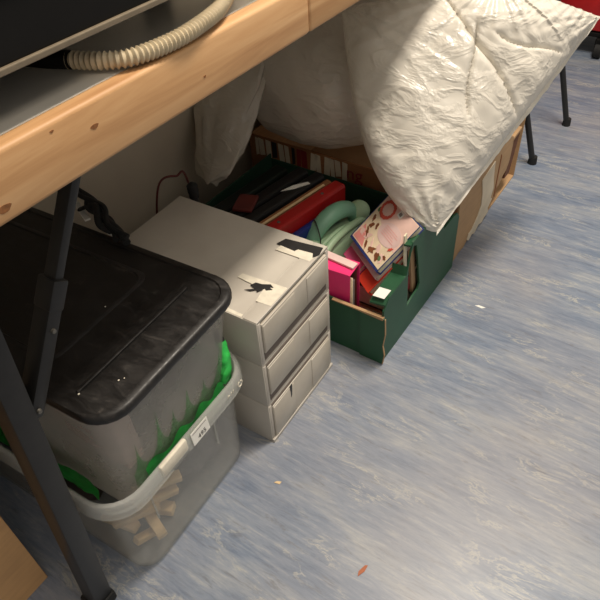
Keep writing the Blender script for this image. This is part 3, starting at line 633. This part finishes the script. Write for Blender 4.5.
# hot pink box file
bf = root('box_file', (0.257, 0.006, 0.0045), 'hot pink open-sided box file standing at the near end of the green carton', 'box file', rz=R(4))
bw, bd, bh, th = 0.097, 0.046, 0.188, 0.0022
b = B(); box(b, 0, bw, 0, th, 0, bh, 0.0006); box(b, 0, bw, bd - th, bd, 0, bh, 0.0006); box(b, 0, bw, th, bd - th, bh - th, bh, 0.0005); box(b, 0, bw, th, bd - th, 0, th, 0.0005); box(b, 0, th, th, bd - th, th, bh - th)
obj('shell', b, M['pink'], bf)
for k, (y0, y1, x1, z1, m) in enumerate(((0.005, 0.012, bw - 0.004, 0.165, 'paper'), (0.013, 0.019, bw - 0.002, 0.168, 'cream_print'), (0.020, 0.027, bw - 0.012, 0.172, 'grey_fab'), (0.029, 0.035, bw - 0.006, 0.15, 'greyink'), (0.036, 0.042, bw - 0.004, 0.175, 'maroon'))):
    b = B(); box(b, 0.01, x1, y0, y1, th, z1, 0.0012); obj('paper_sheaf', b, M[m], bf, True)
# pale pink booklet on the box file
b = B(); box(b, -0.05, 0.046, -0.009, 0.009, 0, 0.005, 0.001); setp(obj('booklet', b, M['pinkpaper'], None, loc=(0.305, 0.042, 0.1935), rot=(0, 0, R(-4))), 'narrow pale pink booklet lying across the hot pink box file', 'booklet')
# mint appliance
def mint():
    t = root('mint_appliance', (0.202, 0.100, 0.0), 'mint green plastic appliance with a curved carrying handle and round knob, inside the green carton', 'appliance', rz=R(-8))
    b = B(); loft(b, [rr(-0.030, 0.034, 0, 0.185, 0.014, 0.0045), rr(-0.032, 0.036, -0.002, 0.187, 0.016, 0.08), rr(-0.030, 0.034, 0, 0.185, 0.016, 0.118), rr(-0.022, 0.028, 0.01, 0.178, 0.018, 0.130), rr(-0.010, 0.018, 0.02, 0.168, 0.012, 0.134)], True, True)
    bd_ = obj('body', b, M['mint'], t, True)
    b = B(); pl = catmull([(-0.016, 0.028, 0.118), (-0.020, 0.040, 0.142), (-0.014, 0.072, 0.168), (-0.006, 0.108, 0.176), (0.000, 0.138, 0.166), (0.002, 0.150, 0.145), (0.003, 0.150, 0.125)], 8)
    tube(b, pl, [0.0165 + 0.004 * math.sin(math.pi * i / (len(pl) - 1)) for i in range(len(pl))], 18, 0.75); obj('carrying_handle', b, M['mint_dk'], t, True, label='sea green curved handle')
    b = B(); bmesh.ops.create_uvsphere(b, u_segments=28, v_segments=16, radius=0.026, matrix=Matrix.Translation((0.008, 0.164, 0.150)) @ Matrix.Diagonal((1, 1, 0.95, 1))); cyl(b, (0.008, 0.164, 0.11), (0.008, 0.164, 0.145), 0.021, 0.025, 24); obj('round_knob', b, M['mint'], t, True)
    b = B(); tube(b, catmull([(0.030, 0.012, 0.128), (0.027, 0.05, 0.141), (0.026, 0.10, 0.146), (0.026, 0.15, 0.142), (0.028, 0.178, 0.126)], 6), 0.0085, 12, 1.0); obj('side_rail', b, M['mint'], t, True)
    b = B(); tube(b, catmull([(0.010, 0.02, 0.130), (0.012, 0.08, 0.142), (0.014, 0.125, 0.138)], 6), 0.006, 12); obj('inner_rail', b, M['mint'], t, True)
    b = B(); bmesh.ops.create_uvsphere(b, u_segments=20, v_segments=12, radius=1, matrix=Matrix.Translation((-0.005, 0.016, 0.128)) @ Matrix.Diagonal((0.026, 0.022, 0.015, 1))); obj('front_dome', b, M['mint'], t, True)
    b = B(); tube(b, catmull([(-0.034, 0.058, 0.12), (-0.033, 0.054, 0.168), (-0.014, 0.042, 0.172), (0.004, 0.032, 0.150), (0.008, 0.026, 0.134)], 8), 0.0014, 8); obj('black_strap', b, M['blacktape'], t, True, label='thin black strap over the handle')
mint()
# ring binders and folders, spines up
def binder(name, loc, rz, L_, W_, H_, m, lb, cat='folder', tilt=0, rivets=True, page=True):
    t = root(name, loc, lb, cat); t.rotation_euler = (0, R(tilt), R(rz)); b = B(); c = 0.0025; r = min(W_ * 0.3, 0.006)
    # cross-section in x,z, run along y : a board folded over its spine
    prof = [(-W_ / 2, 0), (-W_ / 2, H_ - r), (-W_ / 2 + r * 0.3, H_ - r * 0.3), (-W_ / 2 + r, H_), (W_ / 2 - r, H_), (W_ / 2 - r * 0.3, H_ - r * 0.3), (W_ / 2, H_ - r), (W_ / 2, 0), (W_ / 2 - c, 0), (W_ / 2 - c, H_ - r), (W_ / 2 - r, H_ - c), (-W_ / 2 + r, H_ - c), (-W_ / 2 + c, H_ - r), (-W_ / 2 + c, 0)]
    prism(b, prof, 0, L_, 0, Matrix(((1, 0, 0, 0), (0, 0, 1, 0), (0, 1, 0, 0), (0, 0, 0, 1)))); obj('board', b, m, t)
    if page: b = B(); box(b, -W_ / 2 + c + 0.0005, W_ / 2 - c - 0.0005, 0.004, L_ - 0.004, 0.004, H_ - 0.012); obj('paper_stack', b, M['paper'], t)
    if rivets:
        for y in (0.035, L_ - 0.06): b = B(); cyl(b, (0, y, H_ - 0.001), (0, y, H_ + 0.0015), 0.0045, 0.003, 14); obj('rivet', b, M['steel_worn'], t, True)
    return t
binder('ring_binder', (0.128, 0.052, 0.0045), -10, 0.235, 0.034, 0.190, M['red_folder'], 'red ring binder standing spine up in the green carton')
binder('ring_binder', (0.157, 0.060, 0.0045), -10, 0.190, 0.015, 0.160, M['blue_folder'], 'dark blue ring binder beside the red one, partly sunk in the green carton', rivets=True)
binder('ring_binder', (0.093, 0.048, 0.0045), -10, 0.245, 0.020, 0.182, M['kraft_dk'], 'dark folder with a worn tan edge left of the red ring binder', rivets=False)
binder('lever_file', (0.060, 0.048, 0.0045), -10, 0.255, 0.030, 0.186, M['black_folder'], 'black lever file two along from the red ring binder', rivets=False)
binder('lever_file', (0.018, 0.045, 0.0045), -8, 0.26, 0.034, 0.182, M['black_folder'], 'black lever file nearest the middle of the dark folders', rivets=False)
binder('lever_file', (-0.030, 0.045, 0.0045), -6, 0.25, 0.038, 0.176, M['darkgreen_folder'], 'very dark green file closest to the wall in the green carton', rivets=False)
b = B(); box(b, -0.003, 0.003, 0, 0.21, 0, 0.003, 0.0008); setp(obj('wooden_ruler', b, M['timber'], None, loc=(0.1015, 0.058, 0.187), rot=(0, 0, R(-10))), 'tan wooden ruler lying along the folder left of the red ring binder', 'ruler')
b = B(); prism(b, [(0, 0), (0.03, 0.004), (0.07, 0.018), (0.066, 0.026), (0.03, 0.018)], 0, 0.0015); setp(obj('paper_tag', b, M['white'], None, loc=(0.068, 0.190, 0.191), rot=(0, 0, R(40))), 'small white paper tag lying on the black files', 'tag')
b = B(); box(b, 0, 0.045, 0, 0.06, 0, 0.008, 0.002); setp(obj('notebook', b, M['maroon'], None, loc=(0.018, 0.072, 0.191), rot=(0, 0, R(20))), 'small maroon notebook on top of the black files', 'notebook')
# things poking up behind the drawer unit
t = root('umbrella_handle', (0.018, -0.032, 0.0), 'black rounded handle poking up between the drawer unit and the wall side of the carton', 'handle')
b = B(); tube(b, catmull([(0, 0, 0), (0, 0, 0.15), (0, 0, 0.27), (0.001, 0, 0.3), (0, 0, 0.325)], 8), [0.007] * 20 + [0.010] * 5 + [0.011] * 6 + [0.008, 0.003], 16); obj('grip', b, M['rubber'], t, True)
b = B(); tube(b, catmull([(0.010, -0.01, 0.005), (0.0, -0.022, 0.31), (-0.012, -0.040, 0.335), (-0.03, -0.075, 0.325), (-0.04, -0.10, 0.2), (-0.04, -0.12, 0.003)], 10), 0.0022, 8); setp(obj('brown_cord', b, M['maroon'], None, True), 'thin brown cord looping behind the back corner of the drawer unit', 'cord')

# ------------------------------------------------------------------ cables on the lid, along the wall
cb = root('strap_bundle', (0.035, -0.274, 0.398), 'tangled black straps and cable lying along the back of the black lid', 'straps', rz=R(-17))
for k, (pp, r, fl) in enumerate((([(-0.12, 0.012, 0.004), (-0.07, 0.004, 0.020), (-0.02, 0.012, 0.016), (0.03, 0.001, 0.020), (0.075, 0.006, 0.012), (0.105, 0.004, 0.006)], 0.0065, 1), ([(-0.13, -0.01, 0.006), (-0.06, 0.012, 0.010), (0.0, -0.006, 0.022), (0.04, 0.010, 0.012), (0.09, -0.006, 0.008)], 0.005, 1), ([(-0.1, 0.02, 0.02), (-0.04, -0.004, 0.03), (0.02, 0.012, 0.028), (0.06, -0.002, 0.02), (0.10, 0.010, 0.012)], 0.0042, 1), ([(-0.03, -0.012, 0.008), (0.01, 0.002, 0.03), (0.05, -0.012, 0.02), (0.07, 0.002, 0.006)], 0.0055, 0.6))):
    b = B(); tube(b, catmull(pp, 10), r, 10, fl); obj('strap', b, M['rubber'], cb, True)
b = B(); box(b, 0.045, 0.078, -0.020, -0.0165, 0.004, 0.008, 0.0008, M4=Matrix.Rotation(R(12), 4, 'Z')); obj('white_tab', b, M['white'], cb)
b = B(); box(b, -0.10, 0.0, -0.018, -0.008, 0.0, 0.004, 0.001, M4=Matrix.Rotation(R(-6), 4, 'Z')); obj('light_sliver', b, M['white'], cb)  # white strip painted in for the light sliver between lid edge and straps

# ------------------------------------------------------------------ torn cardboard box behind the green carton
def carton2():
    t = root('torn_cardboard_box', (0.432, 0.368, 0), 'torn brown cardboard box with red and black print, behind the green carton', 'cardboard box')
    T = 0.004; X0 = -0.59; D = 0.44; H = 0.195
    b = B(); box(b, X0, -T, 0, T, 0, H, 0.0006); near = obj('near_panel', b, M['kraft_dk'], t)
    b = B(); box(b, X0, X0 + T, T, D, 0, H, 0.0006); obj('back_panel', b, M['kraft'], t)
    b = B(); box(b, X0 + T, -T, D - T, D, 0, H); obj('far_panel', b, M['kraft'], t)
    b = B(); box(b, X0 + T, -T, T, D - T, 0, T); obj('base_panel', b, M['kraft'], t)
    YZ = Matrix(((0, 0, 1, 0), (1, 0, 0, 0), (0, 1, 0, 0), (0, 0, 0, 1)))
    # front: ragged lower edge rising to the right
    random.seed(2); low = [(0.0, 0.0), (0.02, 0.0), (0.04, 0.004), (0.07, 0.0), (0.10, 0.012), (0.12, 0.006), (0.15, 0.016), (0.18, 0.004), (0.205, 0.018), (0.22, 0.010), (0.235, 0.030), (0.25, 0.036), (0.27, 0.06), (0.29, 0.058), (0.31, 0.075), (0.33, 0.08), (0.345, 0.10)]
    b = B(); prism(b, low + [(0.35, 0.165), (0.33, 0.18), (0.25, H), (0.0, H)], -T, 0, 0, YZ); fr = obj('front_panel', b, M['kraft'], t)
    b = B(); prism(b, [(0.085, 0.012), (0.10, 0.002), (0.115, 0.010), (0.135, 0.001), (0.16, 0.012), (0.185, 0.003), (0.195, 0.010), (0.225, 0.012), (0.215, 0.030), (0.24, 0.045), (0.225, 0.055), (0.235, 0.08), (0.22, 0.12), (0.21, 0.17), (0.13, 0.16), (0.15, 0.11), (0.155, 0.075), (0.14, 0.05), (0.11, 0.03), (0.09, 0.028)], 0.0004, 0.0022, 0, YZ); obj('torn_layer', b, M['torn'], fr, label='torn whitish inner paper layer')
    b = B(); prism(b, [(0.255, 0.042), (0.262, 0.036), (0.262, H - 0.04), (0.256, H - 0.03)], 0.0002, 0.0016, 0, YZ); obj('crease', b, M['kraft_dk'], fr)
    # dark inside showing below the torn edge, and the far flap
    b = B(); prism(b, [(0.235, 0.0), (0.25, 0.006), (0.27, 0.003), (0.30, 0.0), (0.33, 0.02), (0.36, 0.05), (0.36, 0.13), (0.24, 0.10)], -0.020, -0.016, 0, YZ); obj('inner_flap', b, M['kraft_red'], t, label='dark reddish brown inner flap')
    b = B(); prism(b, [(0.335, 0.05), (0.372, 0.048), (0.402, 0.15), (0.40, 0.166), (0.345, 0.162)], -0.012, -0.002, 0, YZ); obj('far_flap', b, M['kraft_red'], t)
    b = B(); prism(b, [(0.34, 0.160), (0.40, 0.164), (0.402, 0.171), (0.34, 0.168)], -0.014, 0.001, 0, YZ); obj('flap_edge', b, M['kraft'], t)
    # print on the near panel: a cream band with black and red lettering too blurred to read
    XZ = Matrix(((1, 0, 0, 0), (0, 0, -1, 0), (0, 1, 0, 0), (0, 0, 0, 1)))
    random.seed(21); x = X0 + 0.02
    while x < -0.30:
        wd = random.uniform(0.008, 0.018); z0 = random.uniform(0.125, 0.145); nm, mm = random.choice((('black_print', 'ink'), ('red_print', 'darkred'), ('cream_print', 'torn'), ('cream_print', 'torn'), ('cream_print', 'torn'))); b_ = B(); sl = random.uniform(-0.004, 0.004)
        prism(b_, [(x, z0), (x + wd, z0 + 0.004), (x + wd + sl, H - 0.006), (x + sl, H - 0.004)], 0.0002, 0.001, 0, XZ); obj(nm, b_, M[mm], near); x += wd + random.uniform(0.002, 0.008)
    text_mesh('lettering', 'ng', 0.05, M['darkred'], near, basis((-0.272, -0.001, 0.165), (1, 0, 0), (0, 0, 1)))
carton2()

# ------------------------------------------------------------------ clear sacks of packing
def pillow(name, m, A, Bc, C, D, T, label, cat, seed, N=150, amp=0.006, bulge=0.45, sag=0.0):
    A, Bc, C, D = map(Vector, (A, Bc, C, D)); cen = (A + Bc + C + D) / 4; nrm = (C - A).cross(D - Bc).normalized()
    if nrm.z < 0: nrm = -nrm
    t = root(name, A, label, cat); b = B(); grids = []
    corners = (A, Bc, C, D)
    for side in (1, -1):
        g = []
        for i in range(N + 1):
            row = []
            for j in range(N + 1):
                u, v = i / N, j / N
                p = A * (1 - u) * (1 - v) + Bc * u * (1 - v) + C * u * v + D * (1 - u) * v
                e = (4 * u * (1 - u)) * (4 * v * (1 - v)); h = e ** bulge
                p += (cen - p) * 0.0
                # seams pulled in between the corners
                pull = 0.015 * (4 * u * (1 - u)) * (1 - 4 * v * (1 - v)) + 0.0 * v
                p = p.lerp(cen, pull)
                p += Vector((-0.75, -0.50, -0.10)) * (0.075 * math.sin(math.pi * v ** 0.62) * (1 - u) ** 2.2)
                # puckers running away from the seams and corners
                edge = 1 - min(1, 4 * min(u, 1 - u, v, 1 - v)); s_ = u if min(v, 1 - v) < min(u, 1 - u) else v
                pk = noise.noise(Vector((s_ * 26, edge * 1.2, seed + side))) * edge * amp * 0.9 * min(1, e * 12)
                ra = 0
                for cc in corners:
                    d = p - cc; ang = math.atan2(d.dot((Bc - A).normalized()), d.dot((D - A).normalized())); ra += noise.noise(Vector((ang * 9, d.length * 4, seed + cc.x * 9))) * math.exp(-d.length * 5)
                cr = 0
                for q, a_ in ((5, 1.9), (12, 0.7), (30, 0.3)):
                    n1 = noise.noise(Vector((p.x * q * 0.6, p.y * q * 1.5, p.z * q)) + Vector((seed * 3 + side * 11, 0, 0))); cr += (0.35 - abs(n1)) * a_
                hh = T * h * side + (pk + ra * amp * 1.2 + cr * amp * 1.1 * min(1, e * 6)) * side
                if side == 1:      # long folds running from the front seam towards the top
                    for u0, u1, va, vb, dp in ((0.50, 0.60, 0.02, 0.95, 0.009), (0.60, 0.34, 0.62, 0.20, 0.006), (0.78, 0.62, 0.05, 0.5, 0.006)):
                        f_ = (v - va) / (vb - va)
                        if -0.1 < f_ < 1.1:
                            w_ = math.exp(-max(0, abs(f_ - 0.5) - 0.35) ** 2 * 60); uc = u0 + (u1 - u0) * f_ + 0.012 * math.sin(f_ * 7)
                            hh -= (dp * math.exp(-((u - uc) / 0.012) ** 2) + dp * 0.9 * math.exp(-(max(0, u - uc) / 0.07) ** 2) * (u > uc)) * w_ * min(1, e * 5)
                q_ = p + nrm * hh; q_.z -= sag * e
                row.append(q_)
            g.append(row)
        grids.append(g)
    vm = {}
    def vert(si, i, j):
        bd = i in (0, N) or j in (0, N); k = (0 if bd else si, i, j)
        if k not in vm:
            p = grids[si][i][j] if not bd else (grids[0][i][j] + grids[1][i][j]) / 2
            vm[k] = b.verts.new(p - A)
        return vm[k]
    for si in (0, 1):
        for i in range(N):
            for j in range(N):
                q = [vert(si, i, j), vert(si, i + 1, j), vert(si, i + 1, j + 1), vert(si, i, j + 1)]
                b.faces.new(q if si == 0 else q[::-1])
    obj('film', b, m, t, True)
    # welded seam around the border
    border = [(i, 0) for i in range(N)] + [(N, j) for j in range(N + 1)]
    pts = [(grids[0][i][j] + grids[1][i][j]) / 2 - A for i, j in border]
    b = B(); V = []
    c0 = cen - A
    for k, p in enumerate(pts):
        o_ = (p - c0).normalized(); wv = noise.noise(Vector((k * 0.09, seed, 0))) * 0.004; f = 0.007 + 0.002 * noise.noise(Vector((k * 0.2, seed, 3)))
        V.append([b.verts.new(p - o_ * 0.004 + nrm * 0.0008), b.verts.new(p + o_ * f + nrm * (wv + 0.0006)), b.verts.new(p + o_ * f + nrm * (wv - 0.0006)), b.verts.new(p - o_ * 0.004 - nrm * 0.0008)])
    for a, c in zip(V, V[1:]):
        for q in range(4): b.faces.new((a[q], a[(q + 1) % 4], c[(q + 1) % 4], c[q]))
    b.faces.new(V[0]); b.faces.new(V[-1][::-1])
    obj('welded_seam', b, m, t, True, label='pale welded seam')
    return t
pillow('packing_sack', M['sack'], (0.458, 0.172, 0.232), (0.575, 0.60, 0.52), (0.40, 0.46, 0.60), (0.13, 0.36, 0.55), 0.095, 'bulging clear plastic sack of packing leaning out from under the workbench, lit from above', 'sack', 1.3, bulge=0.42)
def soft_sack():
    t = root('slumped_sack', (0.015, 0.53, 0.196), 'shaded clear plastic sack slumped under the workbench against the wall', 'sack')
    b = B(); bmesh.ops.create_icosphere(b, subdivisions=6, radius=1)
    for v in b.verts:
        d = v.co.normalized(); pw = 2.6; k = (abs(d.x) ** pw + abs(d.y) ** pw + abs(d.z) ** pw) ** (-1 / pw)
        p = Vector((d.x * 0.205 * k, d.y * 0.235 * k, d.z * 0.16 * k)); 
        n1 = 0
        for q, a_ in ((6, 1.0), (13, 0.5), (30, 0.22)): n1 += (0.35 - abs(noise.noise(Vector((p.x * q, p.y * q, p.z * q * 0.6)) + Vector((7, 0, 0))))) * a_
        p += d * n1 * 0.012; p.z = max(p.z, -0.152) + 0.152; p.x = max(p.x, -0.208); v.co = p
    obj('film', b, M['sack2'], t, True)
    b = B(); V = []; N_, K = 60, 40
    for i in range(N_ + 1):
        s = i / N_; row = []
        c = Vector((-0.145, -0.17, 0.24)).lerp(Vector((-0.10, -0.415, 0.015)), s); rx = 0.03 + 0.055 * math.sin(math.pi * min(1, s * 0.9 + 0.1)) ; 
        if s > 0.85: rx *= 1 - (s - 0.85) * 5.5
        for k in range(K):
            a = 2 * math.pi * k / K; rr_ = rx * (1 + 0.28 * noise.noise(Vector((math.cos(a) * 2.2, math.sin(a) * 2.2, s * 2.5))) + 0.12 * noise.noise(Vector((math.cos(a) * 6, math.sin(a) * 6, s * 5))))
            q = c + Vector((math.cos(a) * rr_, math.sin(a) * rr_ * 0.35, math.sin(a) * rr_ * 0.9)); q.x = max(q.x, -0.211); row.append(b.verts.new(q))
        V.append(row)
    for i in range(N_):
        for k in range(K): b.faces.new((V[i][k], V[i][(k + 1) % K], V[i + 1][(k + 1) % K], V[i + 1][k]))
    b.faces.new(V[0]); b.faces.new(V[-1]); obj('gathered_neck', b, M['sack2'], t, True)
soft_sack()

# ------------------------------------------------------------------ brown box at the bottom left
t = root('cardboard_box', (0.194, -0.673, 0), 'plain brown cardboard box on the floor in front of the tote, nearest the viewer', 'cardboard box')
b = B(); box(b, -0.36, 0, -0.42, 0, 0, 0.30, 0.0015); obj('carton_body', b, M['box_brown'], t)
b = B(); box(b, -0.36, -0.001, -0.42, -0.2105, 0.30, 0.303, 0.0008); obj('top_flap', b, M['box_brown'], t)
b = B(); box(b, -0.36, -0.001, -0.2095, 0, 0.30, 0.303, 0.0008); obj('top_flap', b, M['box_brown'], t)
b = B(); box(b, -0.36, -0.001, -0.235, -0.185, 0.303, 0.3034); obj('packing_tape', b, M['kraft'], t)

# ------------------------------------------------------------------ chair and red drawers beyond
ch = root('chair', (0.32, 1.03, 0), 'black tube-legged chair standing beyond the clear sack, only its legs showing', 'chair')
for (fx, fy) in ((0.13, -0.132), (0.148, 0.136), (-0.22, -0.132), (-0.21, 0.136)):
    tx, ty = (fx - 0.11, fy - 0.07) if fx > 0 else (fx + 0.05, fy - 0.05)
    b = B(); tube(b, [Vector((fx, fy, 0.006)), Vector((fx, fy, 0.006)).lerp(Vector((tx, ty, 0.44)), 0.5), Vector((tx, ty, 0.44))], 0.0085, 14); l = obj('leg', b, M['steel'], ch, True)
    b = B(); cyl(b, (fx, fy, 0), (fx, fy, 0.022), 0.013, 0.0115, 18); obj('rubber_foot', b, M['rubber'], l, True)
b = B(); loft(b, [rr(-0.20, 0.06, -0.23, 0.09, 0.04, 0.43), rr(-0.205, 0.065, -0.235, 0.095, 0.045, 0.44), rr(-0.20, 0.06, -0.23, 0.09, 0.04, 0.45)]); obj('seat', b, M['seat'], ch, True)
rc = root('red_drawer_trolley', (0.30, 1.72, 0), 'low black framed trolley with bright red drawer fronts at the far end', 'trolley')
b = B(); box(b, -0.45, 0.45, 0, 0.35, 0.07, 0.085, 0.002); box(b, -0.45, 0.45, 0.01, 0.35, 0.46, 0.475, 0.002)
for x in (-0.45, -0.159, 0.135, 0.43): box(b, x, x + 0.02, 0, 0.35, 0.085, 0.46, 0.001)
box(b, -0.45, 0.45, 0.34, 0.35, 0.085, 0.46); obj('frame', b, M['case'], rc)
for x in (-0.43, -0.139, 0.155):
    for z in (0.09, 0.275):
        b = B(); box(b, x + 0.003, x + 0.27, 0.004, 0.33, z, z + 0.178, 0.004); d = obj('drawer', b, M['red_plastic'], rc, True)
        b = B(); box(b, x + 0.09, x + 0.18, -0.008, 0.005, z + 0.13, z + 0.142, 0.002); obj('handle', b, M['case'], d)
for x, y in ((-0.42, 0.04), (0.115, 0.0), (0.42, 0.04), (-0.42, 0.3), (0.42, 0.3)):
    b = B(); cyl(b, (x - 0.012, y, 0.028), (x + 0.012, y, 0.028), 0.028, None, 24); w_ = obj('castor', b, M['rubber'], rc, True)
    b = B(); box(b, x - 0.017, x + 0.017, y - 0.014, y + 0.014, 0.05, 0.0705, 0.003); box(b, x - 0.017, x - 0.013, y - 0.010, y + 0.010, 0.02, 0.055); box(b, x + 0.013, x + 0.017, y - 0.010, y + 0.010, 0.02, 0.055); obj('castor_fork', b, M['case'], w_)

# ------------------------------------------------------------------ bits on the floor
b = B(); prism(b, [(-0.011, 0.0), (-0.004, 0.004), (0.010, 0.0025), (0.013, -0.001), (0.002, -0.003)], 0, 0.0014); setp(obj('wood_shaving', b, plain('rust_shaving', (176, 104, 70), 0.7), None, loc=(0.615, -0.397, 0.0), rot=(0, 0, R(80))), 'small rust coloured shaving lying on the blue floor in the foreground', 'debris')
b = B(); prism(b, [(-0.012, 0.0), (-0.004, 0.004), (0.012, 0.001), (0.004, -0.004)], 0, 0.0008); setp(obj('paper_scrap', b, M['white'], None, loc=(0.548, 0.258, 0.0), rot=(0, 0, R(10))), 'tiny white paper scrap on the floor to the right of the green carton', 'debris')
b = B(); prism(b, [(-0.007, 0.0), (-0.002, 0.003), (0.006, 0.002), (0.003, -0.003)], 0, 0.0012); setp(obj('wood_crumb', b, M['timber'], None, loc=(0.413, -0.34, 0.0), rot=(0, 0, R(30))), 'pale wood crumb on the floor beside the tote', 'debris')
